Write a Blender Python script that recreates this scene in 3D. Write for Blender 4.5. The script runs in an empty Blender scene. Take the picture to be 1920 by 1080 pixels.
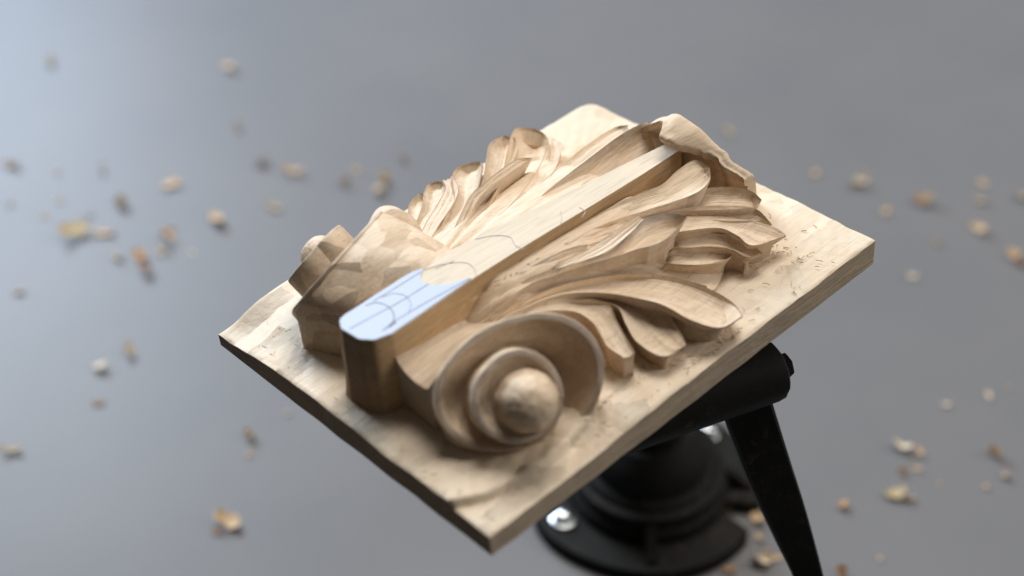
import bpy, bmesh, math, random
import numpy as np
from mathutils import Vector, Matrix, noise

random.seed(7); np.random.seed(7)
S = bpy.context.scene
R = math.radians

# ------------------------------------------------------------------ camera
F_PX, W_PX, H_PX = 2848.2, 1920, 1080
CAM_H, PITCH = 0.82, R(40)
cam_d = bpy.data.cameras.new('camera')
cam_d.sensor_width = 36.0
cam_d.lens = 36.0 * F_PX / W_PX
cam_d.clip_start, cam_d.clip_end = 0.02, 60
cam_d.dof.use_dof = True
cam_d.dof.focus_distance = 0.722
cam_d.dof.aperture_fstop = 3.7
cam_d.dof.aperture_blades = 0
cam = bpy.data.objects.new('camera', cam_d)
S.collection.objects.link(cam)
cam.location = (0, 0, CAM_H)
cam.rotation_euler = (math.pi/2 - PITCH, 0, 0)
S.camera = cam

# ------------------------------------------------------------------ light
w = bpy.data.worlds.new('World'); S.world = w; w.use_nodes = True
bg = w.node_tree.nodes['Background']
bg.inputs[0].default_value = (1.0, 0.95, 0.88, 1); bg.inputs[1].default_value = 0.045

def area(name, loc, target, sx, sy, power, col):
    d = bpy.data.lights.new(name, 'AREA'); d.shape = 'RECTANGLE'
    d.size, d.size_y, d.energy, d.color = sx, sy, power, col
    o = bpy.data.objects.new(name, d); S.collection.objects.link(o)
    o.location = loc
    o.rotation_euler = (Vector(target) - Vector(loc)).to_track_quat('-Z', 'Y').to_euler()
    return o
area('window_light', (-1.35, 2.60, 1.60), (0, .6, .32), 1.2, 1.1, 84, (0.76, 0.88, 1.0))
area('far_window_light', (-1.15, 2.75, 0.95), (-.3, 1.1, 0), 0.6, 0.6, 9, (0.42, 0.62, 1.0))
area('ceiling_light', (0.15, 1.50, 2.35), (0, .55, .35), 1.1, 0.9, 40, (1.0, 0.94, 0.86))
area('side_window_light', (2.3, 0.75, 1.7), (0, .55, .35), 1.2, 1.2, 27, (1.0, 0.93, 0.85))

S.view_settings.view_transform = 'Standard'
S.view_settings.look = 'None'
S.view_settings.exposure = 0
S.view_settings.gamma = 1

# ------------------------------------------------------------------ calibration
# panel frame in camera axes (x right, y down, z forward), solved from the board's corners
CO = np.array([0., 0., 0.])
def _solve():
    px = [(415, 650), (1108, 233), (1637, 497), (923, 1046)]
    rays = [np.array([(x-960)/F_PX, (y-540)/F_PX, 1.0]) for x, y in px]
    k = np.linalg.solve(np.stack([rays[1], -rays[2], rays[3]], 1), rays[0])
    p = [rays[0], k[0]*rays[1], k[1]*rays[2], k[2]*rays[3]]
    s = .25/np.linalg.norm(p[1]-p[0]); p = [q*s for q in p]
    ey = (p[1]-p[0]); ey /= np.linalg.norm(ey)
    ex = (p[3]-p[0]); V = np.linalg.norm(ex); ex -= ey*(ex@ey); ex /= np.linalg.norm(ex)
    return p[0], ex, ey, np.cross(ex, ey), V
O, EX, EY, EZ, BW = _solve()
BL = .25
T0 = .0155
ct, st = math.cos(PITCH), math.sin(PITCH)
def cam2world(v): return np.array([v[0], v[2]*ct - v[1]*st, -v[2]*st - v[1]*ct])
CAML = np.array([-(O@EX), -(O@EY), -(O@EZ)])                  # camera in the panel frame
def ray_l(px, py):
    r = np.array([(px-960)/F_PX, (py-540)/F_PX, 1.0]); return np.array([r@EX, r@EY, r@EZ])
def P(px, py, z):                                             # pixel + height over the panel's underside
    d = ray_l(px, py); t = (z-CAML[2])/d[2]; return CAML + d*t
def table_pt(px, py, h=0.0):
    r = cam2world(np.array([(px-960)/F_PX, (py-540)/F_PX, 1.0]))
    t = (h-CAM_H)/r[2]; return np.array([0, 0, CAM_H]) + r*t, t
wo = cam2world(O) + np.array([0, 0, CAM_H])
wx, wy, wz = cam2world(EX), cam2world(EY), cam2world(EZ)
PANEL = Matrix(((wx[0], wy[0], wz[0], wo[0]), (wx[1], wy[1], wz[1], wo[1]), (wx[2], wy[2], wz[2], wo[2]), (0, 0, 0, 1)))
def l2w(p): return PANEL @ Vector(p)

# ------------------------------------------------------------------ materials
def new_mat(name):
    m = bpy.data.materials.new(name); m.use_nodes = True
    nt = m.node_tree; b = nt.nodes['Principled BSDF']; return m, nt, b
def N(nt, typ, **kw):
    n = nt.nodes.new(typ)
    for k, v in kw.items():
        if hasattr(n, k): setattr(n, k, v)
    return n
def ramp(nt, fac, stops):
    r = nt.nodes.new('ShaderNodeValToRGB'); e = r.color_ramp.elements
    while len(e) < len(stops): e.new(.5)
    for i, (p, c) in enumerate(stops): e[i].position = p; e[i].color = (*c, 1) if len(c) == 3 else c
    nt.links.new(fac, r.inputs[0]); return r.outputs[0]
def mixc(nt, fac, a, b, mode='MIX'):
    m = nt.nodes.new('ShaderNodeMix'); m.data_type = 'RGBA'; m.blend_type = mode
    for i, v in ((0, fac), (6, a), (7, b)):
        if hasattr(v, 'links'): nt.links.new(v, m.inputs[i])
        else: m.inputs[i].default_value = v if i == 0 else (*v, 1)
    return m.outputs[2]
def noise_t(nt, vec, scale, detail=4, rough=.55, dist=0):
    n = nt.nodes.new('ShaderNodeTexNoise'); n.inputs['Scale'].default_value = scale
    n.inputs['Detail'].default_value = detail; n.inputs['Roughness'].default_value = rough
    n.inputs['Distortion'].default_value = dist
    if vec is not None: nt.links.new(vec, n.inputs['Vector'])
    return n.outputs[0]
def mapping(nt, src, scale=(1, 1, 1), rot=(0, 0, 0)):
    m = nt.nodes.new('ShaderNodeMapping'); m.inputs['Scale'].default_value = scale; m.inputs['Rotation'].default_value = rot
    nt.links.new(src, m.inputs[0]); return m.outputs[0]
def math_n(nt, op, a, b=None):
    m = nt.nodes.new('ShaderNodeMath'); m.operation = op
    for i, v in ((0, a), (1, b)):
        if v is None: continue
        if hasattr(v, 'links'): nt.links.new(v, m.inputs[i])
        else: m.inputs[i].default_value = v
    return m.outputs[0]

def wood(name, light, dark, bump=.5, rough=.55, uvgrain=False, facets=0., sawn=0., streak=1., cuts=None, endg=.9):
    m, nt, b = new_mat(name)
    co = nt.nodes.new('ShaderNodeTexCoord')
    ob = co.outputs['Object']
    grain = noise_t(nt, mapping(nt, ob, (1, .07, 1)), 330, 5, .6, .4)      # long fibres along the panel
    band = noise_t(nt, mapping(nt, ob, (1, .12, 1)), 42, 3, .5, .8)
    blot = noise_t(nt, ob, 26, 4, .6)
    c = ramp(nt, grain, [(.34, tuple(x*.93 for x in dark)), (.60, light)])
    g2 = noise_t(nt, mapping(nt, ob, (1, .045, 1)), 150, 3, .55, .6)
    c = mixc(nt, ramp(nt, g2, [(.48, (0, 0, 0)), (.66, (.55, .55, .55))]), c, tuple(x*.86 for x in dark))
    c2 = ramp(nt, band, [(.3, tuple(x*.90 for x in dark)), (.7, light)])
    c = mixc(nt, .45, c, c2)
    if streak < 1: c = mixc(nt, streak, tuple(.5*(p_+q_) for p_, q_ in zip(light, dark)), c)
    c = mixc(nt, ramp(nt, blot, [(.45, (0, 0, 0)), (.75, (.5, .5, .5))]), c, (light[0]*1.02, light[1]*.94, light[2]*.88))
    # fine torn fibres and pores
    pore = noise_t(nt, mapping(nt, ob, (1, .03, 1)), 900, 2, .5)
    c = mixc(nt, ramp(nt, pore, [(.56, (0, 0, 0)), (.72, (.5*streak, .5*streak, .5*streak))]), c, tuple(x*.62 for x in dark))
    # end grain drinks in light: faces cut across the fibres are darker and browner
    nrm = nt.nodes.new('ShaderNodeSeparateXYZ'); nt.links.new(co.outputs['Normal'], nrm.inputs[0])
    eg = math_n(nt, 'POWER', math_n(nt, 'ABSOLUTE', nrm.outputs[1]), 2.2)
    c = mixc(nt, math_n(nt, 'MULTIPLY', eg, endg), c, mixc(nt, 1.0, c, (.46, .37, .28), 'MULTIPLY'))
    # graphite left by drawing on the edges
    at = nt.nodes.new('ShaderNodeAttribute'); at.attribute_name = 'graphite'
    gn = noise_t(nt, ob, 160, 3)
    g = math_n(nt, 'MULTIPLY', at.outputs['Fac'], ramp(nt, gn, [(.3, (.35,)*3), (.65, (1,)*3)]))
    c = mixc(nt, g, c, (.36, .36, .37))
    nt.links.new(c, b.inputs['Base Color'])
    b.inputs['Roughness'].default_value = rough
    b.inputs['Specular IOR Level'].default_value = .28
    h = math_n(nt, 'MULTIPLY', grain, .5)
    h = math_n(nt, 'ADD', h, math_n(nt, 'MULTIPLY', noise_t(nt, ob, 210, 4, .6), .6))
    h = math_n(nt, 'ADD', h, math_n(nt, 'MULTIPLY', noise_t(nt, mapping(nt, ob, (1, .05, 1)), 1100, 2), .35))
    if uvgrain:
        uv = co.outputs['UV']
        h = math_n(nt, 'ADD', h, math_n(nt, 'MULTIPLY', noise_t(nt, mapping(nt, uv, (2.2, 26, 1)), 1.0, 3, .5), 1.5))
        h = math_n(nt, 'ADD', h, math_n(nt, 'MULTIPLY', noise_t(nt, mapping(nt, uv, (6, 70, 1)), 1.0, 2, .5), .5))
    if facets:
        v = nt.nodes.new('ShaderNodeTexVoronoi'); v.inputs['Scale'].default_value = 70; v.feature = 'SMOOTH_F1'
        v.inputs['Smoothness'].default_value = .15
        nt.links.new(mapping(nt, ob, (1.0, .6, 1.0), (0, 0, .4)), v.inputs['Vector'])
        h = math_n(nt, 'ADD', h, math_n(nt, 'MULTIPLY', v.outputs['Distance'], facets))
    if sawn:
        wv = noise_t(nt, mapping(nt, ob, (.06, .06, 1)), 900, 3, .6)
        h = math_n(nt, 'ADD', h, math_n(nt, 'MULTIPLY', wv, sawn))
    bp = nt.nodes.new('ShaderNodeBump'); bp.inputs['Strength'].default_value = bump
    bp.inputs['Distance'].default_value = .0007
    nt.links.new(h, bp.inputs['Height']); nt.links.new(bp.outputs[0], b.inputs['Normal'])
    if cuts:   # flat facets left by knife and gouge: every cell leans its own way
        amt, sc, rz = cuts[:3]
        wp = nt.nodes.new('ShaderNodeVectorMath'); wp.operation = 'ADD'
        ns_ = nt.nodes.new('ShaderNodeTexNoise'); ns_.inputs['Scale'].default_value = 60
        nt.links.new(ob, ns_.inputs['Vector'])
        sc_ = nt.nodes.new('ShaderNodeVectorMath'); sc_.operation = 'SCALE'; sc_.inputs['Scale'].default_value = .008
        nt.links.new(ns_.outputs['Color'], sc_.inputs[0]); nt.links.new(ob, wp.inputs[0]); nt.links.new(sc_.outputs[0], wp.inputs[1])
        v = nt.nodes.new('ShaderNodeTexVoronoi'); v.inputs['Scale'].default_value = 1.0
        nt.links.new(mapping(nt, co.outputs['UV'] if len(cuts) > 3 else wp.outputs[0], sc, (0, 0, rz)), v.inputs['Vector'])
        s1 = nt.nodes.new('ShaderNodeVectorMath'); s1.operation = 'SUBTRACT'; s1.inputs[1].default_value = (.5, .5, .5); nt.links.new(v.outputs['Color'], s1.inputs[0])
        s2 = nt.nodes.new('ShaderNodeVectorMath'); s2.operation = 'SCALE'; s2.inputs['Scale'].default_value = amt; nt.links.new(s1.outputs[0], s2.inputs[0])
        s3 = nt.nodes.new('ShaderNodeVectorMath'); s3.operation = 'ADD'; nt.links.new(bp.outputs[0], s3.inputs[0]); nt.links.new(s2.outputs[0], s3.inputs[1])
        s4 = nt.nodes.new('ShaderNodeVectorMath'); s4.operation = 'NORMALIZE'; nt.links.new(s3.outputs[0], s4.inputs[0])
        nt.links.new(s4.outputs[0], b.inputs['Normal'])
    return m
LIGHT, DARK = (.83, .695, .54), (.72, .55, .385)
M_WOOD = wood('carved_limewood', LIGHT, DARK, .55, uvgrain=True, cuts=(.34, (1.3, 8, 1), 0, True), endg=.45)
M_FACET = wood('knife_cut_limewood', LIGHT, DARK, .5, cuts=(.46, (120, 70, 120), .2), endg=.6)
M_EYE = wood('eye_limewood', LIGHT, DARK, .5, endg=.6)
M_BOARD = wood('board_limewood', (.81, .705, .565), (.72, .59, .44), .8, facets=.6, streak=.4, cuts=(.40, (72, 30, 72), .5), endg=.3)
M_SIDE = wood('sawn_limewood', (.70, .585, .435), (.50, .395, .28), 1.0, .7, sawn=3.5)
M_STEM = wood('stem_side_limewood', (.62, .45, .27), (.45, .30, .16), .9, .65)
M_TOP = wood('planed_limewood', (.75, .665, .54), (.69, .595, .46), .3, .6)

m, nt, b = new_mat('white_paper')
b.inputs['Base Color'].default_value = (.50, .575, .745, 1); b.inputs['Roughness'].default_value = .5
co = nt.nodes.new('ShaderNodeTexCoord')
bp = nt.nodes.new('ShaderNodeBump'); bp.inputs['Strength'].default_value = .15; bp.inputs['Distance'].default_value = .0004
nt.links.new(noise_t(nt, co.outputs['Object'], 120, 3), bp.inputs['Height']); nt.links.new(bp.outputs[0], b.inputs['Normal'])
M_PAPER = m
m, nt, b = new_mat('pencil'); b.inputs['Base Color'].default_value = (.16, .17, .21, 1); b.inputs['Roughness'].default_value = .5
M_PENCIL = m
m, nt, b = new_mat('faint_pencil'); b.inputs['Base Color'].default_value = (.50, .46, .42, 1); b.inputs['Roughness'].default_value = .5
M_PENCIL2 = m

def iron(name, col, rough):
    m, nt, b = new_mat(name)
    co = nt.nodes.new('ShaderNodeTexCoord')
    n = noise_t(nt, co.outputs['Object'], 60, 4)
    cc = ramp(nt, n, [(.3, tuple(x*.7 for x in col)), (.7, tuple(x*1.3 for x in col))])
    d1 = noise_t(nt, co.outputs['Object'], 190, 5, .7); d2 = noise_t(nt, co.outputs['Object'], 23, 3, .6)
    dust = math_n(nt, 'MULTIPLY', ramp(nt, d1, [(.52, (0, 0, 0)), (.70, (1, 1, 1))]), ramp(nt, d2, [(.45, (0, 0, 0)), (.65, (.3, .3, .3))]))
    cc = mixc(nt, dust, cc, (.16, .12, .075))
    nt.links.new(cc, b.inputs['Base Color'])
    b.inputs['Roughness'].default_value = rough
    b.inputs['Specular IOR Level'].default_value = .22
    bp = nt.nodes.new('ShaderNodeBump'); bp.inputs['Strength'].default_value = .25; bp.inputs['Distance'].default_value = .0005
    nt.links.new(noise_t(nt, co.outputs['Object'], 400, 3), bp.inputs['Height']); nt.links.new(bp.outputs[0], b.inputs['Normal'])
    return m
M_IRON = iron('black_painted_iron', (.0060, .0058, .0050), .7)
M_LEVER = iron('black_lever_steel', (.006, .006, .006), .5)
m, nt, b = new_mat('zinc_bolt'); b.inputs['Base Color'].default_value = (.62, .66, .70, 1); b.inputs['Metallic'].default_value = 1; b.inputs['Roughness'].default_value = .28
M_ZINC = m

m, nt, b = new_mat('grey_table')
co = nt.nodes.new('ShaderNodeTexCoord')
n = noise_t(nt, co.outputs['Object'], 5, 3)
nt.links.new(ramp(nt, n, [(.3, (.162, .164, .172)), (.7, (.184, .182, .187))]), b.inputs['Base Color'])
b.inputs['Roughness'].default_value = .42
b.inputs['Specular IOR Level'].default_value = .2
bp = nt.nodes.new('ShaderNodeBump'); bp.inputs['Strength'].default_value = .08; bp.inputs['Distance'].default_value = .001
nt.links.new(noise_t(nt, co.outputs['Object'], 90, 3), bp.inputs['Height']); nt.links.new(bp.outputs[0], b.inputs['Normal'])
M_TABLE = m

def chip_mat(name, col):
    m, nt, b = new_mat(name)
    co = nt.nodes.new('ShaderNodeTexCoord')
    n = noise_t(nt, mapping(nt, co.outputs['Object'], (1, 6, 1)), 250, 3)
    nt.links.new(ramp(nt, n, [(.3, tuple(x*.75 for x in col)), (.7, col)]), b.inputs['Base Color'])
    b.inputs['Roughness'].default_value = .6; return m
CHIP = {'pale': chip_mat('pale_shaving', (.80, .67, .49)), 'tan': chip_mat('tan_shaving', (.66, .46, .26)),
        'orange': chip_mat('orange_shaving', (.56, .29, .10)), 'brown': chip_mat('brown_shaving', (.33, .20, .085)),
        'olive': chip_mat('olive_shaving', (.50, .38, .20))}

# ------------------------------------------------------------------ mesh helpers
C = S.collection
def tag(o, label, cat=None, group=None, kind=None):
    if label: o['label'] = label
    if cat: o['category'] = cat
    if group: o['group'] = group
    if kind: o['kind'] = kind
    return o
def obj(name, verts, faces, mat, parent=None, smooth=35, uvs=None, gra=None, mats=None, midx=None):
    me = bpy.data.meshes.new(name)
    me.from_pydata([tuple(map(float, v)) for v in verts], [], faces)
    if uvs is not None:
        ul = me.uv_layers.new(name='UVMap')
        for l in me.loops: ul.data[l.index].uv = uvs[l.vertex_index]
    if gra is not None:
        a = me.attributes.new('graphite', 'FLOAT', 'POINT')
        a.data.foreach_set('value', [float(g) for g in gra])
    for mm in (mats or [mat]): me.materials.append(mm)
    if midx is not None: me.polygons.foreach_set('material_index', midx)
    bm = bmesh.new(); bm.from_mesh(me)
    bmesh.ops.recalc_face_normals(bm, faces=bm.faces); bm.to_mesh(me); bm.free()
    if smooth:
        me.polygons.foreach_set('use_smooth', [True]*len(me.polygons))
        if smooth < 180: me.set_sharp_from_angle(angle=R(smooth))
    me.update()
    o = bpy.data.objects.new(name, me); C.objects.link(o)
    if parent: o.parent = parent
    return o
def empty(name, M=None):
    o = bpy.data.objects.new(name, None); C.objects.link(o); o.empty_display_size = .02
    if M is not None: o.matrix_world = M
    return o
def crom(pts, n):
    """Catmull-Rom through pts, n samples evenly spread by chord length"""
    p = np.array(pts, float)
    d = np.concatenate([[0], np.cumsum(np.sqrt(np.linalg.norm(np.diff(p, axis=0), axis=1))+1e-9)])
    q = np.vstack([2*p[0]-p[1], p, 2*p[-1]-p[-2]])
    out = []
    # resample by station index so that paired curves stay paired
    for u in np.linspace(0, len(p)-1, n):
        i = min(int(u), len(p)-2); t = u-i
        a, b_, c, e = q[i], q[i+1], q[i+2], q[i+3]
        out.append(.5*((2*b_)+(c-a)*t+(2*a-5*b_+4*c-e)*t*t+(3*b_-a-3*c+e)*t**3))
    return np.array(out)
def fbm(p, f, seed=0.): return noise.fractal(Vector((p[0]*f+seed, p[1]*f, p[2]*f)), .9, 2.1, 3)
def grid_faces(nr, ncol, wrap=False, off=0):
    f = []
    for i in range(nr-1):
        for j in range(ncol if wrap else ncol-1):
            k = (j+1) % ncol
            f.append((off+i*ncol+j, off+i*ncol+k, off+(i+1)*ncol+k, off+(i+1)*ncol+j))
    return f
def lathe(prof, seg=48, closed=True):
    v, f = [], []
    for r, z in prof:
        for k in range(seg):
            a = 2*math.pi*k/seg; v.append((r*math.cos(a), r*math.sin(a), z))
    f = grid_faces(len(prof), seg, True)
    if closed:
        f.append(tuple(range(seg-1, -1, -1))); n = (len(prof)-1)*seg; f.append(tuple(range(n, n+seg)))
    return v, f

# ------------------------------------------------------------------ setting
tv = [(-1.6, -.4, 0), (1.8, -.4, 0), (1.8, 3.2, 0), (-1.6, 3.2, 0)]
tv = [(x, y, z) for z in (0, -.03) for x, y, _ in tv]
tb = obj('table_top', tv, [(0, 1, 2, 3), (7, 6, 5, 4), (0, 4, 5, 1), (1, 5, 6, 2), (2, 6, 7, 3), (3, 7, 4, 0)], M_TABLE, smooth=0)
tag(tb, 'smooth grey table top strewn with wood shavings', None, None, 'structure')

# ------------------------------------------------------------------ the carved panel
panel = empty('carved_panel', PANEL)
tag(panel, 'pale limewood panel with half-carved acanthus leaf and two scrolls, clamped on black vise', 'wood carving')

# ---- board
ARC = np.array([P(*p, .0135)[:2] for p in ((850, 946), (905, 935), (960, 912), (1010, 880), (1050, 850), (1085, 815), (1112, 785))])
ARC = crom(ARC, 60)
def board_top(x, y):
    z = T0
    z -= .0062*math.exp(-((x/.030)**2+(y/.022)**2))
    z -= .0014*math.exp(-(((x-.02)/.05)**2+((y-.005)/.012)**2))
    z -= .0018*math.exp(-(((x-.128)/.022)**2+((y+.001)/.008)**2))
    # the corner strip cut lower than the scroll's ground
    d = np.hypot(ARC[:, 0]-x, ARC[:, 1]-y); i = int(d.argmin()); j = min(max(i, 1), 58)
    tx, ty = ARC[j+1]-ARC[j-1]; side = tx*(y-ARC[i, 1])-ty*(x-ARC[i, 0])
    sd = -side/math.hypot(tx, ty)
    if i in (0, 59): sd = d[i]*(1 if side < 0 else -1)
    fade = min(1, max(0, (.105-y)/.05))
    k = min(1, max(0, (sd+.0005)/.0024)); k = k*k*(3-2*k)
    if x > .1: z -= .0030*k*fade
    if x > .1: z += .0006*math.exp(-((sd+.002)/.002)**2)*fade
    # gouge flutes
    ef = .12+.88*min(1, max(0, min(x, BW-x, y, BL-y))/.012)
    a = x*.8+y*.6; b_ = -x*.6+y*.8
    z += ef*.00055*abs(math.sin(a*420+2.5*noise.noise(Vector((x*40, y*40, 0)))))*(.3+.7*abs(noise.noise(Vector((x*18, y*18, 5)))))
    e = min(x, BW-x, y, BL-y); ef = .10+.90*min(1, e/.012)
    z += ef*(.0006*noise.noise(Vector((x*45, y*45, 1))) + .00025*noise.noise(Vector((x*160, y*160, 2))))
    z -= .0006*max(0, 1-e/.0012)*(1+.9*noise.noise(Vector((x*150, y*150, 9))))
    return z
nx, ny = 200, 262
xs, ys = np.linspace(0, BW, nx), np.linspace(0, BL, ny)
def edge_xy(x, y):
    # slightly uneven sawn outline, worn back corner
    ox = .0004*noise.noise(Vector((y*60, 3, x*9))); oy = .0004*noise.noise(Vector((x*60, 7, y*9)))
    r = math.hypot(x, BL-y)
    if r < .010: k = (1-r/.010)**2*.0022; ox += k; oy -= k
    return x+ox, y+oy
bv = []
for y in ys:
    for x in xs:
        X, Y = edge_xy(x, y); bv.append((X, Y, board_top(x, y)))
bf = grid_faces(ny, nx)
ring = [j for j in range(nx)] + [i*nx+nx-1 for i in range(1, ny)] + [(ny-1)*nx+j for j in range(nx-2, -1, -1)] + [i*nx for i in range(ny-2, 0, -1)]
midx = [0]*len(bf); levels = [ring]
for z in (.009, .005, .001, 0):
    lv = []
    for k in ring:
        x, y, zt = bv[k]; lv.append(len(bv))
        inx = .001*(1-z/.001) if z < .001 else 0
        sx = 1 if x < BW/2 else -1; sy = 1 if y < BL/2 else -1
        bv.append((x+sx*inx*(min(x, BW-x) < .002), y+sy*inx*(min(y, BL-y) < .002), min(z, zt-.001)))
    levels.append(lv)
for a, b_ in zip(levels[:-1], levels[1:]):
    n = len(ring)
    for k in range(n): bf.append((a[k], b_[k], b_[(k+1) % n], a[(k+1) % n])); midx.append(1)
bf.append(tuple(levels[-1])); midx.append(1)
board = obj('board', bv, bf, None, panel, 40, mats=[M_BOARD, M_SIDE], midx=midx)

# ---- generic carved lobe
def lobe(name, U, L, tip=None, conc=.003, bias=1.0, floor=.0125, ns=44, nt=16, under=.0052, lift=.005, cgain=1.35, widen=1.0, rough=.00022, mat=None, gra=(.0, .0), flute=.00045, parent=panel, seed=None, endcut=False, raw=False):
    lf_ = lambda q: [(p[0], p[1], p[2]+lift*(1-i/(len(q)-.001))**1.5) for i, p in enumerate(q)]
    U = [p if raw else P(*p) for p in (U if raw else lf_(U))]; L = [p if raw else P(*p) for p in (L if raw else lf_(L))]
    if tip is not None:
        t_ = tip if raw else P(*tip); U = U+[t_]; L = L+[t_]
    cu, cl = crom(U, ns), crom(L, ns)
    if widen != 1: md_ = .5*(cu+cl); cu = md_+(cu-md_)*widen; cl = md_+(cl-md_)*widen
    seed = random.random()*50 if seed is None else seed
    cols = []; V, UV, G = [], [], []
    wid = np.linalg.norm(cu-cl, axis=1); wm = max(wid)
    ts = .5-.5*np.cos(np.linspace(0, math.pi, nt)); ts = .55*ts+.45*np.linspace(0, 1, nt)
    length = sum(np.linalg.norm(np.diff(.5*(cu+cl), axis=0), axis=1))
    for i in range(ns):
        a, b_ = cu[i], cl[i]; s = i/(ns-1)
        out = (a-b_); out[2] = 0; nrm = np.linalg.norm(out); out = out/nrm if nrm > 1e-7 else np.zeros(3)
        row = []
        wf = min(1, wid[i]/(.6*wm+1e-9))
        back = np.zeros(3); und = min(under*.75, .16*wid[i])
        if tip is not None and s > .55:
            back = .5*(cu[i-2]+cl[i-2]-cu[i]-cl[i]); back[2] = 0; back = back/(np.linalg.norm(back)+1e-9)*.0095*((s-.55)/.45)**1.6
        fl = floor
        if not raw and s < .14: dv = np.array([0, 0, .006*(1-s/.14)**2]); a = a-dv; b_ = b_-dv
        row.append((a*1.0+back-out*und*wf+np.array([0, 0, -1])*(max(a[2]-fl, .001)), 0, 0))
        row.append((a+back*.75-out*und*.8*wf-np.array([0, 0, .30*max(a[2]-fl, .001)]), 0, 0))
        row.append((a+out*.00030*wf-np.array([0, 0, .0009]), 0, gra[0]*.6))
        for t in ts:
            p = a*(1-t)+b_*t
            tt = t**bias
            p = p-np.array([0, 0, conc*cgain*wf*max(0, 4*tt*(1-tt))**(.65 if conc > 0 else 1)])
            e = 4*t*(1-t)
            p[2] += wf*e*flute*math.sin(t*17+seed+2*s)*(.4+.6*s)
            p[2] += rough*fbm(p, 90, seed)*min(1, .3+e)
            g = gra[0]*max(0, 1-t/.10)+gra[1]*max(0, 1-(1-t)/.10)
            row.append((p, t, g))
        row.append((b_-out*.00030*wf-np.array([0, 0, .0009]), 1, gra[1]*.6))
        row.append((b_+back*.75+out*und*.8*wf-np.array([0, 0, .30*max(b_[2]-fl, .001)]), 1, 0))
        row.append((b_+back+out*und*wf-np.array([0, 0, max(b_[2]-fl, .001)]), 1, 0))
        for p, t, g in row: V.append(p); UV.append((s*length*45, t*wm*55+seed)); G.append(g)
    nc = nt+6
    F = grid_faces(ns, nc)
    if not tip or endcut: F.append(tuple((ns-1)*nc+j for j in range(nc)))
    F.append(tuple(range(nc)))
    return obj(name, V, F, mat or M_WOOD, parent, 27, UV, G)

# ---- ground mass under the leaves, either side of the stem
def bed(sign):
    nx_, ny_ = 90, 110; V = []
    for j in range(ny_):
        y = .046+(.212-.046)*j/(ny_-1)
        wmax = .030 if y < .05 else .030+(.022 if sign > 0 else .031)*min(1, (y-.05)/.05)
        if y > .17: wmax -= (.02 if sign > 0 else .012)*(y-.17)/.042
        for i in range(nx_):
            u = i/(nx_-1); d = -.004+u*(wmax+.004)
            zc = .0553-.0085*max(0, (y-.02)/.18)**1.15-(.0060 if sign > 0 else .0045)
            q_ = min(1, max(0, (y-.05)/.04)); zc = .030+(zc-.030)*q_*q_*(3-2*q_)
            k = max(0, d)/wmax
            z = zc-(zc-.018)*k**1.0 if sign > 0 else zc-(zc-.0280)*k**1.35
            if y > .170: q_ = min(1, (y-.170)/.034); z = z+(.020-z)*q_*q_*(3-2*q_)
            x = BW/2+sign*(.0125+d)
            th = math.atan2(abs(x-BW/2)-.004, y-.040)+.05*noise.noise(Vector((x*25, y*25, 4)))
            z += .0019*(abs(math.sin(th*22+.6))-.5)*min(1, max(0, d)/.004)*(1-.5*k)+.0004*math.sin(th*61)*min(1, max(0, d)/.004)
            z += .0004*fbm((x, y*.4, 0), 110, 3)
            V.append((x, y, z))
    F = grid_faces(ny_, nx_)
    rg = list(range(nx_))+[i*nx_+nx_-1 for i in range(1, ny_)]+[(ny_-1)*nx_+i for i in range(nx_-2, -1, -1)]+[i*nx_ for i in range(ny_-2, 0, -1)]
    n0 = len(V); n = len(rg)
    for k in rg: V.append((V[k][0], V[k][1], .0125))
    for k in range(n): F.append((rg[k], n0+k, n0+(k+1) % n, rg[(k+1) % n]))
    return obj('leaf_ground', V, F, M_WOOD, panel, 35, [(math.hypot(v[0]-BW/2, v[1]-.04)*30, math.atan2(abs(v[0]-BW/2)-.004, v[1]-.04)*1.6) for v in V])
bed(1); bed(-1)

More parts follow.
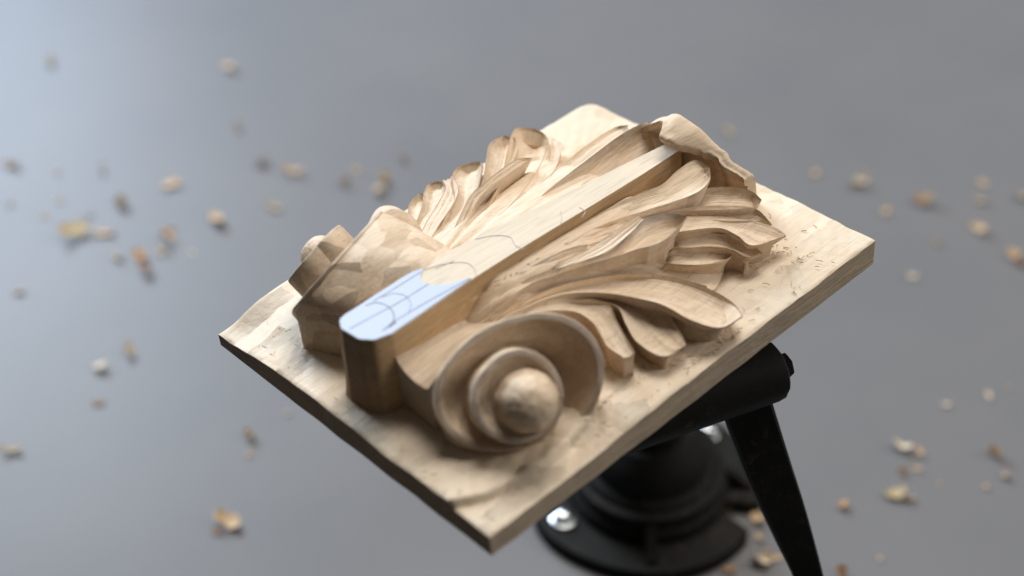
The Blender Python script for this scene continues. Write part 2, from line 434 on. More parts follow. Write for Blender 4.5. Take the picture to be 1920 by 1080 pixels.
# ---- central stem
def stem():
    zt = lambda y: .0553-.0085*max(0, (y-.02)/.18)**1.15
    left = [(.0840, .0185), (.0828, .035), (.0812, .064), (.083, .10), (.0865, .145), (.0890, .185), (.0910, .214)]
    right = [(.1085, .0245), (.1075, .04), (.1048, .071), (.1035, .10), (.1025, .145), (.1012, .185), (.0995, .214)]
    n = 70
    lf = crom([(a, b_, 0) for a, b_ in left], n)[:, :2]; rt = crom([(a, b_, 0) for a, b_ in right], n)[:, :2]
    _fp = np.array([(.0840, .0185), (.0848, .0150), (.0900, .0118), (.1010, .0126), (.1062, .0165), (.1085, .0245)])
    _fd = np.concatenate([[0], np.cumsum(np.linalg.norm(np.diff(_fp, axis=0), axis=1))])
    front = np.stack([np.interp(np.linspace(0, _fd[-1], 25), _fd, _fp[:, k]) for k in (0, 1)], 1)
    nt = 25; V = []; UV = []
    rows = []
    for i in range(n):
        row = []
        for j in range(nt):
            t = j/(nt-1); x, y = lf[i]*(1-t)+rt[i]*t
            if i == 0: x, y = front[int(round(t*24))]
            if i == 1: fx, fy = front[int(round(t*24))]; x, y = .6*x+.4*fx, .6*y+.4*fy
            row.append((x, y, zt(y)+.00006*fbm((x, y, 0), 70, 1)))
        rows.append(row)
    V = [p for r in rows for p in r]; F = grid_faces(n, nt); mi = [0]*len(F)
    rg = list(range(nt))+[i*nt+nt-1 for i in range(1, n)]+[(n-1)*nt+j for j in range(nt-2, -1, -1)]+[i*nt for i in range(n-2, 0, -1)]
    prev = rg; cx = .095
    for dz in (.0004, .004, .010, .018, .030, .0425):
        cur = []
        for k in rg:
            x, y, z = V[k]; cur.append(len(V))
            dr = .05*dz if dz > .001 else .0002
            nx_ = (x-cx); s = 1 if nx_ > 0 else -1
            wob = .0005*fbm((x*.6, y*.25, dz*2.5), 130, 8) if dz > .001 else 0
            fr = 1 if y < .022 else 0
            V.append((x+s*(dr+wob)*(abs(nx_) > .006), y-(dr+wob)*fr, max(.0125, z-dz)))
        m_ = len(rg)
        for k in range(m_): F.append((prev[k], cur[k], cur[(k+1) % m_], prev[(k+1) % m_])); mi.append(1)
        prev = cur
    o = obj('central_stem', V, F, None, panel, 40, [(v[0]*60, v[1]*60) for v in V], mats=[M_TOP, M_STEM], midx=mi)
    # paper pattern glued on the front of the stem
    V = []; m_ = 34; NT = 25
    def xy(i, t):
        s = i/(m_-1)
        end = .0655+.0035*t*2-.0125*max(0, math.sin(math.pi*min(1, max(0, (t-.06)/.86))))**.6
        k = s*(end-.02)
        x0 = np.interp(.02+k, [p[1] for p in left], [p[0] for p in left]); x1 = np.interp(.02+k, [p[1] for p in right], [p[0] for p in right])
        x0 += .0003; x1 -= .0003
        x, y = x0*(1-t)+x1*t, .02+k
        fx, fy = front[int(round(t*24))]
        bl = max(0, 1-s/.16); x = x*(1-bl)+fx*bl; y = y*(1-bl)+(fy+.0002)*bl
        if i == m_-1: y += .0005*noise.noise(Vector((x*900, 0, 0)))
        return x, y
    for lift in (.00034, .00002):
        for i in range(m_):
            for j in range(NT):
                x, y = xy(i, j/(NT-1)); V.append((x, y, zt(y)+.0001+lift))
    F = grid_faces(m_, NT)+[tuple(reversed(f)) for f in grid_faces(m_, NT, False, m_*NT)]
    q = m_*NT
    rg = list(range(NT))+[i*NT+NT-1 for i in range(1, m_)]+[(m_-1)*NT+j for j in range(NT-2, -1, -1)]+[i*NT for i in range(m_-2, 0, -1)]
    for k in range(len(rg)): a, b_ = rg[k], rg[(k+1) % len(rg)]; F.append((a, a+q, b_+q, b_))
    pap = obj('paper_pattern', V, F, M_PAPER, o, 40)
    def line(pts, wd, mat, parent, n=40, lift=.00055):
        c = crom([(*P(px, py, .0555)[:2], 0) for px, py in pts], n)
        V = []
        for i in range(n):
            d = c[min(i+1, n-1)]-c[max(i-1, 0)]; d /= np.linalg.norm(d)+1e-9
            nn = np.array([-d[1], d[0], 0]); ww = wd*(.6+.5*abs(noise.noise(Vector((i*.3, pts[0][0], 0)))))
            for s in (-1, 1):
                for dz in (0, -.00012):
                    p = c[i]+nn*ww*s; V.append((p[0], p[1], zt(p[1])+lift+dz))
        F = []
        for i in range(n-1):
            a = i*4; b_ = a+4
            F += [(a, a+2, b_+2, b_), (a+1, b_+1, b_+3, a+3), (a, b_, b_+1, a+1), (a+2, a+3, b_+3, b_+2)]
        F += [(0, 1, 3, 2), ((n-1)*4, (n-1)*4+2, (n-1)*4+3, (n-1)*4+1)]
        return obj('pencil_line', V, F, mat, parent, 0)
    for pts, wd in (([(700, 564), (730, 545), (760, 525), (788, 506)], .00022), ([(655, 618), (700, 593), (750, 564), (804, 528)], .00022),
                    ([(737, 604), (790, 570), (840, 540), (880, 516)], .00022), ([(686, 573), (704, 567), (722, 571), (736, 583), (738, 600), (722, 618)], .00032),
                    ([(716, 556), (738, 549), (760, 553), (770, 568), (766, 586)], .00016), ([(718, 620), (732, 610), (742, 604), (730, 614)], .0004)):
        line(pts, wd, M_PENCIL, pap)
    for pts, wd in (([(795, 500), (830, 488), (870, 484), (888, 495), (892, 510)], .00018), ([(890, 438), (925, 430), (955, 432), (965, 448), (982, 456)], .00018),
                    ([(1050, 378), (1052, 395), (1048, 408)], .00015), ([(1085, 370), (1096, 378), (1090, 390)], .00015), ([(815, 497), (850, 481)], .00015)):
        line(pts, wd, M_PENCIL2, o, 24, .00022)
    return o
stem()

# ---- scrolls
AX = np.array([.69, -.37, .62]); AX /= np.linalg.norm(AX)
E2 = np.array([.45, .89, .04]); E2 -= AX*(E2@AX); E2 /= np.linalg.norm(E2); E1 = np.cross(E2, AX)
PL0 = np.array([.155, .053, .036])
def on_plane(px, py, w_):
    d = ray_l(px, py); q = PL0+AX*w_; t = ((q-CAML)@AX)/(d@AX); return CAML+d*t
VC = on_plane(966, 748, .004); VC = VC-AX*((VC-PL0)@AX)
KEYS = [(985, 842, -.014), (1055, 820, -.011), (1106, 782, -.007), (1134, 712, -.003), (1131, 652, 0), (1100, 613, 0), (1055, 590, 0), (1000, 587, 0),
        (948, 601, 0), (893, 627, 0), (838, 682, 0), (807, 742, 0), (820, 793, 0), (862, 828, .001), (930, 846, .003), (1010, 826, .005), (1056, 765, .007),
        (1050, 708, .009), (1018, 668, .010), (968, 653, .011), (915, 685, .011), (884, 740, .011), (892, 790, .011), (930, 824, .011), (985, 832, .011), (1038, 800, .010), (1056, 750, .010)]
def left_t(p):
    # the far scroll: the near one mirrored, turned a little and pulled in
    c = np.array([BW-VC[0], VC[1]]); q = np.array([BW-p[0], p[1]])-c
    q[1] *= .88; a = R(-12); q = np.array([q[0]*math.cos(a)-q[1]*math.sin(a), q[0]*math.sin(a)+q[1]*math.cos(a)])
    k = min(1, max(0, (p[2]-.0125)/.02))
    return np.array([c[0]+q[0]-.001*k, c[1]+q[1]-.002*k, p[2]+.0045*k])
def volute(mirror, shift=(0, 0, 0), eye=(1, 1)):
    ph, rr, ww = [], [], []
    last = None
    for px, py, w_ in KEYS:
        q = on_plane(px, py, w_)-VC; u, v = q@E1, q@E2
        a = math.atan2(u, v)
        # run along the spiral in one turning sense
        if last is not None:
            while a > last+math.pi: a -= 2*math.pi
            while a < last-math.pi: a += 2*math.pi
        last = a; ph.append(a); rr.append(math.hypot(u, v)); ww.append(q@AX)
    ph = np.array(ph); sgn = 1 if ph[-1] > ph[0] else -1
    ph = ph*sgn; ph = np.maximum.accumulate(ph+np.arange(len(ph))*1e-6)
    fine = np.linspace(ph[0], ph[-1], 600)
    def sm(vals):
        k = np.interp(fine, ph, vals); n_ = 41; ker = np.hanning(n_); ker /= ker.sum()
        return np.convolve(np.pad(k, n_//2, 'edge'), ker, 'valid')
    rf, wf_ = sm(rr), sm(ww)
    Rm = lambda a: float(np.interp(a, fine, rf)); Wm = lambda a: float(np.interp(a, fine, wf_))
    pt = lambda a, r, w_: VC+E2*(r*math.cos(a*sgn))+E1*(r*math.sin(a*sgn))+AX*w_
    fx = left_t if mirror else (lambda p: p)
    a0, a1 = ph[0], ph[-1]; turn = 2*math.pi
    nA = 190; V, UV, G = [], [], []
    prof_n = None
    for i in range(nA):
        a = a0+(a1-a0)*i/(nA-1)
        r, w_ = Rm(a), Wm(a)
        if a+turn <= a1: ri, wi = Rm(a+turn), Wm(a+turn)
        else: k = (a+turn-a1)/turn; ri, wi = .0098, w_-.0030
        gap = max(r-ri, .001)
        rimw = min(.0030, gap*.3)
        wf2 = min(w_, wi)-.0075*min(1, gap/.010)
        aH = .5*(ph[4]+ph[5]); wf2 -= .0065*math.exp(-((a-aH)/.55)**2)
        if a+turn > a1: wf2 = w_-.0032
        row = []
        row.append((r, w_-.0011, .5)); row.append((r-.0003, w_-.0002, 1)); row.append((r-rimw*.5, w_, 1)); row.append((r-rimw, w_-.0002, .9))
        for k in (.12, .25, .4, .55, .7, .83, .93):
            rr_ = r-rimw-(gap-rimw-.0006)*k
            dd = (w_-.0005)+(wf2-w_)*(math.sin(k*math.pi/2)**.8)
            row.append((rr_, dd+.0003*noise.noise(Vector((a*3, k*4, 3))), .15 if k < .2 else 0))
        row.append((ri+.0004, wf2+.0002, 0)); row.append((ri+.0001, .5*(wf2+wi), 0)); row.append((ri, wi-.0011, .2))
        prof_n = len(row)
        for r_, w2, g in row:
            jj = 1+.010*noise.noise(Vector((a*1.7, r_*60, 2)))
            V.append(fx(pt(a, r_*jj, w2))); UV.append((a*3, r_*120)); G.append(g*(.38 if not mirror else .45))
    F = grid_faces(nA, prof_n)
    # outer wall of the outermost turn down to the board
    base = len(V); nW = 0; rowsW = 0
    for i in range(nA):
        a = a0+(a1-a0)*i/(nA-1)
        if a > a0+turn+.55: break
        r, w_ = Rm(a), Wm(a); p = pt(a, r*(1+.010*noise.noise(Vector((a*1.7, r*60, 2)))), w_-.0011); c0 = VC+AX*w_
        inw = c0-p; inw[2] = 0; L = np.linalg.norm(inw); inw = inw/L if L > 1e-6 else inw
        for k in (0, .12, .3, .5, .75, 1.0):
            h = (p[2]-.0125)*k
            q = p+inw*(.0035*k+.0008*math.sin(k*math.pi))-np.array([0, 0, h])
            if 0 < k < 1: q = q+inw*.0006*noise.noise(Vector((a*2.3, k*2, 5 if mirror else 1)))
            V.append(fx(q)); UV.append((a*3, k)); G.append(0)
        rowsW += 1
    F += grid_faces(rowsW, 6, False, base)
    o = obj('scroll', V, F, M_FACET if mirror else M_WOOD, panel, 40, UV, G)
    # eye of the scroll, knife-cut facets
    ctr = on_plane(984, 752, .004); ctr = ctr
    seg = 9; R0 = .0130*eye[0]; V = []
    prof = [(1.32, -.010), (1.16, .001), (1.05, .0065), (.88, .0138), (.50, .0190)]
    for j, (k, h) in enumerate(prof):
        for s in range(seg):
            a = 2*math.pi*(s+.25*(j % 2)+.12*noise.noise(Vector((s*1.3, j*2.1, 0))))/seg
            rj = R0*k*(1+.05*noise.noise(Vector((s*2.7, j*1.1, 4))))
            V.append(fx(ctr+E2*rj*math.cos(a)+E1*rj*math.sin(a)+AX*(h*eye[1]+.0008*noise.noise(Vector((s, j, 8))))))
    V.append(fx(ctr+AX*.0200*eye[1]))
    F = grid_faces(len(prof), seg, True); n0 = (len(prof)-1)*seg
    F += [(n0+s, n0+(s+1) % seg, len(V)-1) for s in range(seg)]
    e = obj('scroll_eye', V, F, M_EYE, o, 180, [(0, 0)]*len(V), [.0]*len(V))
    md = e.modifiers.new('soften', 'BEVEL'); md.width = .0020; md.segments = 3; md.limit_method = 'ANGLE'; md.angle_limit = R(8)
    e.data.polygons.foreach_set('use_smooth', [False]*len(e.data.polygons))
    return o
tag(volute(False), 'finished scroll with deep channel and domed eye, near corner')
tag(volute(True, (-.006, -.002, .005), (.85, .62)), 'rough faceted scroll beyond the stem')

# ---- cheeks between the stem and the scrolls
def flank(mirror):
    U = [P(*q) for q in ((733, 634, .0530), (760, 612, .0530), (800, 585, .0520), (850, 548, .0505), (905, 512, .0480), (955, 480, .0430), (985, 470, .0330))]
    L = [on_plane(*q) for q in ((804, 726, -.002), (812, 716, -.001), (839, 681, -.001), (892, 627, -.001), (946, 602, -.002), (990, 592, -.006), (1030, 600, -.016))]
    if mirror:
        U = [P(733, 634, .028), P(760, 612, .038), P(800, 585, .045), U[3]]+[P(*q) for q in ((868, 536, .0485), (884, 526, .0440), (898, 518, .0360), (908, 512, .027))]
        L = [on_plane(*q) for q in ((816, 775, -.0015), (811, 735, -.0015), (839, 681, -.0015), (893, 627, -.0015))]+[on_plane(*q) for q in ((960, 597, -.001), (1020, 587, -.0015), (1072, 597, -.0025), (1098, 612, -.014))]
        U = [np.array([BW-p[0]+.0005, p[1], p[2]]) for p in U]; L = [left_t(p) for p in L]
    return lobe('scroll_cheek', U, L, None, -.0035 if mirror else .0165, .8 if mirror else .47, raw=True, cgain=1, under=.0, seed=40, mat=M_FACET if mirror else None, nt=22, flute=0)
flank(False); flank(True)
lobe('scroll_crest', [(672, 462, .0500), (690, 420, .0555), (708, 391, .0575), (735, 386, .0560), (764, 402, .0500), (782, 420, .0430)],
     [(700, 482, .0480), (728, 452, .0505), (748, 432, .0515), (768, 428, .0500), (786, 434, .0460), (796, 446, .0400)], None, -.0022, 1.0, mat=M_FACET, lift=0, under=0, seed=44, gra=(.35, 0))

# ---- right-hand leaves (pixel, pixel, height)
lobe('leaf_lobe', [(965, 588, .0365), (1010, 567, .0375), (1080, 556, .0365), (1138, 568, .0345), (1156, 600, .032), (1174, 633, .030), (1190, 658, .0285)],
     [(950, 606, .037), (1005, 585, .037), (1072, 583, .035), (1108, 602, .033), (1128, 630, .031), (1140, 650, .0298), (1166, 668, .0285)], None, .0016, seed=2, flute=.00015)
lobe('leaf_lobe', [(1040, 552, .036), (1120, 552, .034), (1190, 558, .0305), (1244, 577, .0275), (1262, 602, .0265), (1280, 630, .0255)],
     [(1040, 560, .036), (1110, 563, .0345), (1156, 574, .033), (1174, 608, .0295), (1196, 642, .0265), (1243, 668, .0245)], (1286, 646, .0245), .0014, .7, seed=4)
lobe('leaf_lobe', [(900, 602, .036), (960, 572, .0365), (1040, 537, .0365), (1120, 517, .035), (1200, 512, .0325), (1275, 522, .029), (1335, 544, .026), (1375, 568, .0245)],
     [(905, 612, .0365), (970, 582, .038), (1050, 553, .0388), (1130, 549, .0385), (1200, 560, .037), (1246, 573, .0350), (1296, 600, .0310), (1350, 614, .0280)], (1393, 592, .0268), .0038, .75, seed=6, gra=(0, .25))
lobe('leaf_channel', [(905, 582, .0380), (985, 540, .0395), (1062, 513, .0405), (1120, 497, .0405), (1160, 487, .0392), (1200, 483, .0362), (1235, 487, .0315), (1275, 497, .0262), (1312, 509, .0222)],
     [(912, 598, .0365), (970, 572, .0370), (1045, 538, .0372), (1100, 524, .0362), (1150, 516, .0346), (1200, 514, .033), (1245, 517, .030), (1285, 525, .0268), (1325, 536, .0235)], None, .0042, .85, seed=8, flute=.0010, cgain=1)
lobe('leaf_lobe', [(1242, 470, .0295), (1290, 465, .0285), (1340, 462, .0275), (1368, 466, .0265)],
     [(1240, 489, .0285), (1268, 495, .0278), (1318, 496, .0268), (1358, 488, .0258)], (1378, 474, .0255), .0022, .8, seed=9)
lobe('leaf_lobe', [(1255, 434, .0325), (1310, 436, .031), (1362, 440, .0293), (1396, 453, .0275), (1420, 466, .0258)],
     [(1240, 462, .0305), (1288, 464, .0298), (1332, 462, .029), (1372, 468, .0275), (1402, 482, .0258)], (1430, 476, .0250), .0024, .8, seed=10)
lobe('leaf_lobe', [(1180, 424, .0355), (1260, 408, .0345), (1340, 406, .0318), (1400, 411, .0290), (1452, 426, .0262)],
     [(1190, 440, .0355), (1272, 434, .0352), (1345, 427, .0335), (1382, 441, .0312), (1412, 460, .0285)], (1474, 441, .0248), .0022, 1.1, seed=11)
lobe('leaf_lobe', [(1150, 424, .0365), (1220, 402, .0360), (1300, 388, .0345), (1370, 386, .0325), (1418, 392, .0305)],
     [(1160, 434, .0360), (1230, 416, .0348), (1300, 412, .0328), (1375, 414, .0302), (1425, 414, .0282)], (1447, 420, .0268), .0018, 1.0, seed=12)
lobe('leaf_lobe', [(1150, 416, .0375), (1220, 391, .0378), (1275, 369, .0382), (1325, 353, .0385), (1370, 351, .0368), (1408, 358, .0348)],
     [(1160, 424, .0365), (1225, 404, .0358), (1275, 396, .0350), (1325, 394, .0345), (1380, 392, .0335), (1416, 388, .0325)], (1428, 374, .0322), .0036, .85, seed=13, gra=(0, .3))
lobe('leaf_lobe', [(1000, 476, .0375), (1080, 426, .0395), (1150, 385, .0415), (1205, 360, .0425), (1242, 345, .0435), (1272, 318, .0455), (1304, 300, .0458)],
     [(1015, 482, .0375), (1090, 440, .0390), (1155, 412, .0402), (1210, 395, .0412), (1262, 378, .0418), (1308, 360, .0425), (1330, 338, .0432)], (1331, 314, .0445), .0022, 1.0, seed=14, under=.002)
lobe('leaf_lobe', [(960, 512, .0375), (1030, 470, .0395), (1100, 442, .0405), (1140, 426, .0410), (1176, 410, .0405)],
     [(972, 516, .0375), (1040, 482, .039), (1105, 458, .0395), (1150, 444, .0395), (1185, 430, .0385)], None, .0012, 1.0, seed=15)
lobe('leaf_lobe', [(905, 562, .0385), (960, 521, .0410), (1020, 487, .0430), (1066, 466, .0440), (1101, 458, .0436)],
     [(915, 566, .0380), (970, 533, .0395), (1030, 504, .0405), (1075, 487, .0405), (1100, 474, .0410)], None, .0010, 1.0, seed=16, gra=(.5, 0))
lobe('leaf_lobe', [(1020, 503, .0395), (1080, 478, .0405), (1125, 452, .0425), (1165, 424, .0448), (1198, 404, .0460)],
     [(1030, 510, .0395), (1095, 488, .0410), (1140, 470, .0425), (1178, 440, .0445), (1207, 411, .0458)], None, .0008, 1.0, seed=17)
lobe('leaf_lobe', [(910, 566, .0375), (985, 524, .0395), (1060, 499, .0405), (1120, 482, .0418), (1160, 462, .0435), (1184, 436, .0452), (1208, 411, .0462), (1240, 402, .0458), (1268, 401, .0450)],
     [(915, 575, .0380), (990, 534, .0405), (1065, 508, .0418), (1120, 491, .0425), (1160, 479, .0430), (1196, 467, .0432), (1226, 459, .0432), (1250, 447, .0435), (1270, 428, .0440)], (1288, 406, .0445), .0042, .9, under=.0035, seed=18, gra=(.9, .35))

# ---- wing of the leaf beside the stem, towards the curled tip
lobe('leaf_wing', [(985, 390, .0395), (1045, 342, .0425), (1100, 300, .0455), (1150, 262, .0460), (1185, 240, .0465), (1214, 228, .0480)],
     [(1000, 400, .0400), (1075, 372, .0420), (1140, 350, .0420), (1195, 325, .0415), (1236, 303, .0400), (1252, 285, .0390)], None, .0060, .9, seed=20, under=0, gra=(.5, 0))
lobe('leaf_wing', [(945, 412, .0400), (1000, 356, .0400), (1050, 312, .0390), (1100, 272, .0380), (1150, 240, .0370)],
     [(965, 418, .0410), (1030, 362, .0420), (1085, 316, .0430), (1135, 278, .0430), (1174, 250, .0430)], (1178, 234, .0400), .0022, 1.0, seed=21, under=.001, lift=.002)
# ---- curled leaf tip
def curl():
    sec = []; ns_ = 61
    for i in range(ns_):
        s = -1+2*i/(ns_-1); a = abs(s); x = BW/2+.0335*s
        hz = .0600-.0265*a**1.5+.0022*noise.noise(Vector((s*3, 0, 2)))
        cy = .2135+.0090*a**1.3
        rg_ = .0015*noise.noise(Vector((s*6, 3, 1)))+.0009*noise.noise(Vector((s*19, 1, 1)))
        ov = min(1, max(0, (s+.14)/.22)); ov = ov*ov*(3-2*ov)*(1-.9*max(0, s)**1.2)
        q_ = min(1, max(0, (s-.1)/.5)); q_ = q_*q_*(3-2*q_); lipy = cy-.003-.0088*ov+.0085*q_+rg_*1.6; lipz = hz-.0006-.0030*ov+(.0016*math.sin(s*9+.6)+rg_)*ov
        wy_ = max(cy+.0045, lipy+.0035)
        yb = max(wy_+.0028, cy+.0072)
        key = [(x, yb+.0035, .0125), (x, yb+.0030, .0125+(hz-.0125)*.45), (x, yb+.0016, .0125+(hz-.0125)*.85), (x, yb, hz-.0010),
               (x, .6*yb+.4*lipy, hz), (x, .25*yb+.75*lipy, hz-.0004-.0006*ov), (x, lipy-.0004, lipz+.0010), (x, lipy+.0002, lipz-.0022), (x, lipy+.0022, lipz-.0034),
               (x, .35*lipy+.65*wy_, hz-.0058), (x, wy_, hz-.0095), (x, wy_+.002, .0125+(hz-.0125)*.45), (x, wy_-.001, .021), (x, .205+.010*a, .0185), (x, .200+.014*a, .0120)]
        sec.append(crom(key, 46))
    V = [p+np.array([0, 0, .00035*fbm(p, 110, 2)]) for r_ in sec for p in r_]
    n = 46; F = []
    for i in range(ns_-1):
        for j in range(n):
            k = (j+1) % n; F.append((i*n+j, i*n+k, (i+1)*n+k, (i+1)*n+j))
    F.append(tuple(range(n))); F.append(tuple((ns_-1)*n+j for j in range(n)))
    return obj('curled_leaf_tip', V, F, M_WOOD, panel, 50, [(v[0]*9, v[2]*9) for v in V], [0]*len(V))
curl()

# ---- left-hand leaves beyond the stem
lobe('leaf_lobe', [(900, 436, .0385), (960, 380, .040), (1000, 330, .038), (1022, 285, .033), (1022, 252, .0275)],
     [(915, 440, .0385), (985, 388, .0405), (1030, 335, .0395), (1050, 290, .034), (1045, 262, .028)], None, .0012, 1.0, seed=30)
lobe('leaf_lobe', [(880, 430, .0385), (925, 375, .039), (950, 325, .0385), (960, 285, .0365), (972, 244, .034)],
     [(905, 440, .0385), (965, 385, .0395), (1004, 350, .0385), (1019, 310, .036), (1018, 256, .032)], (1000, 240, .032), .0065, 1.1, seed=31, widen=1.3)
lobe('leaf_lobe', [(860, 430, .0385), (890, 378, .041), (910, 335, .041), (919, 290, .0385), (924, 268, .036)],
     [(875, 440, .038), (912, 385, .040), (940, 330, .0385), (960, 290, .036), (962, 262, .034)], (942, 254, .034), .0035, .9, seed=32, widen=1.3, gra=(.4, 0))
lobe('leaf_lobe', [(838, 452, .0375), (862, 405, .0405), (882, 366, .0435), (912, 340, .0455), (948, 311, .0460), (973, 298, .0455)],
     [(850, 456, .0370), (876, 412, .0395), (896, 374, .0425), (920, 350, .0440), (955, 324, .0445), (986, 304, .0445)], (998, 296, .0445), .0006, 1.0, under=.003, seed=33, gra=(.8, .2))
lobe('leaf_lobe', [(812, 456, .036), (838, 410, .038), (856, 372, .0375), (852, 338, .034), (862, 314, .031)],
     [(835, 458, .037), (862, 412, .0385), (884, 372, .0385), (894, 334, .0355), (898, 306, .033)], (882, 305, .031), .0035, 1.0, seed=34, widen=1.3)
lobe('leaf_lobe', [(782, 458, .035), (800, 420, .0365), (826, 378, .0370), (838, 352, .0350), (832, 336, .0320)],
     [(796, 462, .036), (818, 424, .0378), (846, 382, .0382), (856, 354, .0360), (846, 330, .0325)], None, .0008, 1.0, seed=35, widen=1.3, gra=(.3, 0))
lobe('leaf_lobe', [(770, 452, .032), (782, 420, .0335), (796, 385, .0325), (800, 362, .0295), (806, 346, .027)],
     [(788, 460, .034), (806, 420, .0355), (826, 382, .0345), (836, 358, .032), (832, 342, .029)], (818, 340, .0275), .0028, 1.0, seed=36, widen=1.3)
lobe('leaf_lobe', [(758, 455, .029), (766, 425, .029), (770, 400, .0275), (773, 380, .0255)],
     [(776, 458, .0315), (788, 425, .0315), (800, 395, .0295), (806, 372, .027)], (785, 362, .025), .0022, 1.0, seed=37, widen=1.3)

# ---- torn fibres left in the corners of the carving
def fibres():
    V, F = [], []
    spots = [((1465, 478), .016, 26), ((1345, 632), .012, 26), ((1400, 640), .02, 10), ((1225, 672), .012, 18), ((1180, 705), .008, 10), ((1320, 512), .010, 16), ((1400, 500), .012, 12), ((1115, 790), .006, 6),
             ((1290, 670), .012, 10), ((570, 655), .007, 14), ((1250, 720), .05, 30), ((1500, 480), .05, 24), ((900, 880), .06, 24), ((520, 640), .03, 14), ((1080, 260), .03, 10), ((880, 838), .010, 12), ((700, 780), .012, 10)]
    for (px, py), sp, n in spots:
        c = P(px, py, T0+.0006)
        for _ in range(n):
            p = c+np.array([random.gauss(0, sp*.45), random.gauss(0, sp*.45), random.uniform(0, .0012)])
            p[0] = min(max(p[0], .004), BW-.004); p[1] = min(max(p[1], .004), BL-.004)
            a = random.uniform(0, 6.28); L = random.uniform(.0010, .0036); k = random.uniform(-1.3, 1.3); el = random.uniform(0, .4)
            wd = random.uniform(.00007, .00018); n0 = len(V); q = p.copy()
            for i in range(5):
                nn = np.array([-math.sin(a), math.cos(a), 0])*wd*(1-i/6)
                for dz in (.00015, -.00015): V.append(q+nn+np.array([0, 0, dz])); V.append(q-nn+np.array([0, 0, dz]))
                q = q+np.array([math.cos(a), math.sin(a), math.sin(el)*(1-i*.4)])*L/4; a += k/4
            for i in range(4):
                o_ = n0+i*4
                F += [(o_, o_+1, o_+5, o_+4), (o_+2, o_+6, o_+7, o_+3), (o_, o_+4, o_+6, o_+2), (o_+1, o_+3, o_+7, o_+5)]
    for _ in range(60):      # fuzz along the foot of the stem
        t = random.random(); px, py = 860+t*360, 578-t*232+random.gauss(0, 5)
        p = P(px, py, .0480-.008*t+random.uniform(0, .0006)); a = math.pi/2+random.gauss(0, .35); L = random.uniform(.001, .0035)
        wd = random.uniform(.00010, .00025); n0 = len(V); q = p.copy(); el = random.uniform(0, .25)
        for i in range(3):
            nn = np.array([-math.sin(a), math.cos(a), 0])*wd*(1-i/4)
            for dz in (.00015, -.00015): V.append(q+nn+np.array([0, 0, dz])); V.append(q-nn+np.array([0, 0, dz]))
            q = q+np.array([math.cos(a), math.sin(a), math.sin(el)])*L/2; a += random.gauss(0, .3)
        for i in range(2):
            o_ = n0+i*4
            F += [(o_, o_+1, o_+5, o_+4), (o_+2, o_+6, o_+7, o_+3), (o_, o_+4, o_+6, o_+2), (o_+1, o_+3, o_+7, o_+5)]
    o = obj('torn_wood_fibres', V, F, M_STEM, panel, 0); o['kind'] = 'stuff'
fibres()

# ------------------------------------------------------------------ the vise
bp_, _t = table_pt(1210, 925)
VS = 1.235
vise = empty('carving_vise', Matrix.Translation((bp_[0], bp_[1], 0)))
tag(vise, 'black iron carving vise with round bolted base and long lever under the panel', 'vise')
VI = Matrix.Translation((-bp_[0], -bp_[1], 0))
def vl(p): return VI @ Vector(p)
# base plate with open bolt slots
seg = 168; out = []
_sl = [table_pt(1362, 972)[0], table_pt(1083, 982)[0], table_pt(1335, 822)[0]]
slots = [math.atan2(p[1]-bp_[1], p[0]-bp_[0]) for p in _sl]
for k in range(seg):
    a = 2*math.pi*k/seg; r = .0665
    for i, sa in enumerate(slots):
        da = abs((a-sa+math.pi) % (2*math.pi)-math.pi)
        if i == 0 and da < .16: r = min(r, .0665-.020*(1-(da/.16)**3))
        if i > 0: r += .004*math.exp(-(da/.35)**2)
    out.append((r, a))
V = []
for f_, z in ((1.0, 0.0), (1.0, .0065), (.985, .0082), (.80, .0095), (.5, .0105)):
    for r, a in out:
        rr_ = r*f_ if f_ > .8 else .0665*f_ if f_ < .8 else min(r*.97, .0665*.8)
        V.append((rr_*math.cos(a), rr_*math.sin(a), z))
F = grid_faces(5, seg, True); F.append(tuple(range(seg-1, -1, -1))); F.append(tuple(range(4*seg, 5*seg)))
V = [tuple(c*VS for c in v_) for v_ in V]
bpl = obj('base_plate', V, F, M_IRON, vise, 40)
v, f_ = lathe([(.047, .009), (.047, .016), (.044, .019), (.040, .020), (.040, .028), (.0375, .031), (.034, .032), (.034, .042), (.031, .047), (.024, .054)], 64); v = [tuple(c*VS for c in q) for q in v]
obj('swivel_collar', v, f_, M_IRON, vise, 40)
v, f_ = lathe([(.0445, .0195), (.0445, .0265), (.0425, .0275)], 64); v = [tuple(c*VS for c in q) for q in v]
obj('clamp_ring', v, f_, M_IRON, vise, 40)
for i in (1, 2):
    p = _sl[i]; q = np.array([p[0]-bp_[0], p[1]-bp_[1], 0]); q = q/np.linalg.norm(q)*.0565*VS
    v, f_ = lathe([(.0076, .0085), (.0076, .0094), (.0070, .0098), (.0056, .0100), (.0056, .0118), (.0046, .0134), (.0026, .0144), (.0008, .0147)], 28)
    v = [tuple(c*VS for c in q3) for q3 in v]
    o = obj('bolt', v, f_, M_ZINC, vise, 40); o.location = (q[0], q[1], .0008)
# ribs from collar to plate
for k in range(4):
    a = slots[2]+.75+k*math.pi/2
    V = []
    for s in (-1, 1):
        for r, z in ((.030, .008), (.062, .008), (.060, .011), (.040, .027), (.030, .028)):
            V.append((r*math.cos(a)-s*.003*math.sin(a), r*math.sin(a)+s*.003*math.cos(a), z))
    V = [tuple(c*VS for c in v_) for v_ in V]
    obj('rib', V, [(0, 1, 2, 3, 4), (9, 8, 7, 6, 5)]+[(i, i+5, (i+1) % 5+5, (i+1) % 5) for i in range(5)], M_IRON, vise, 0)

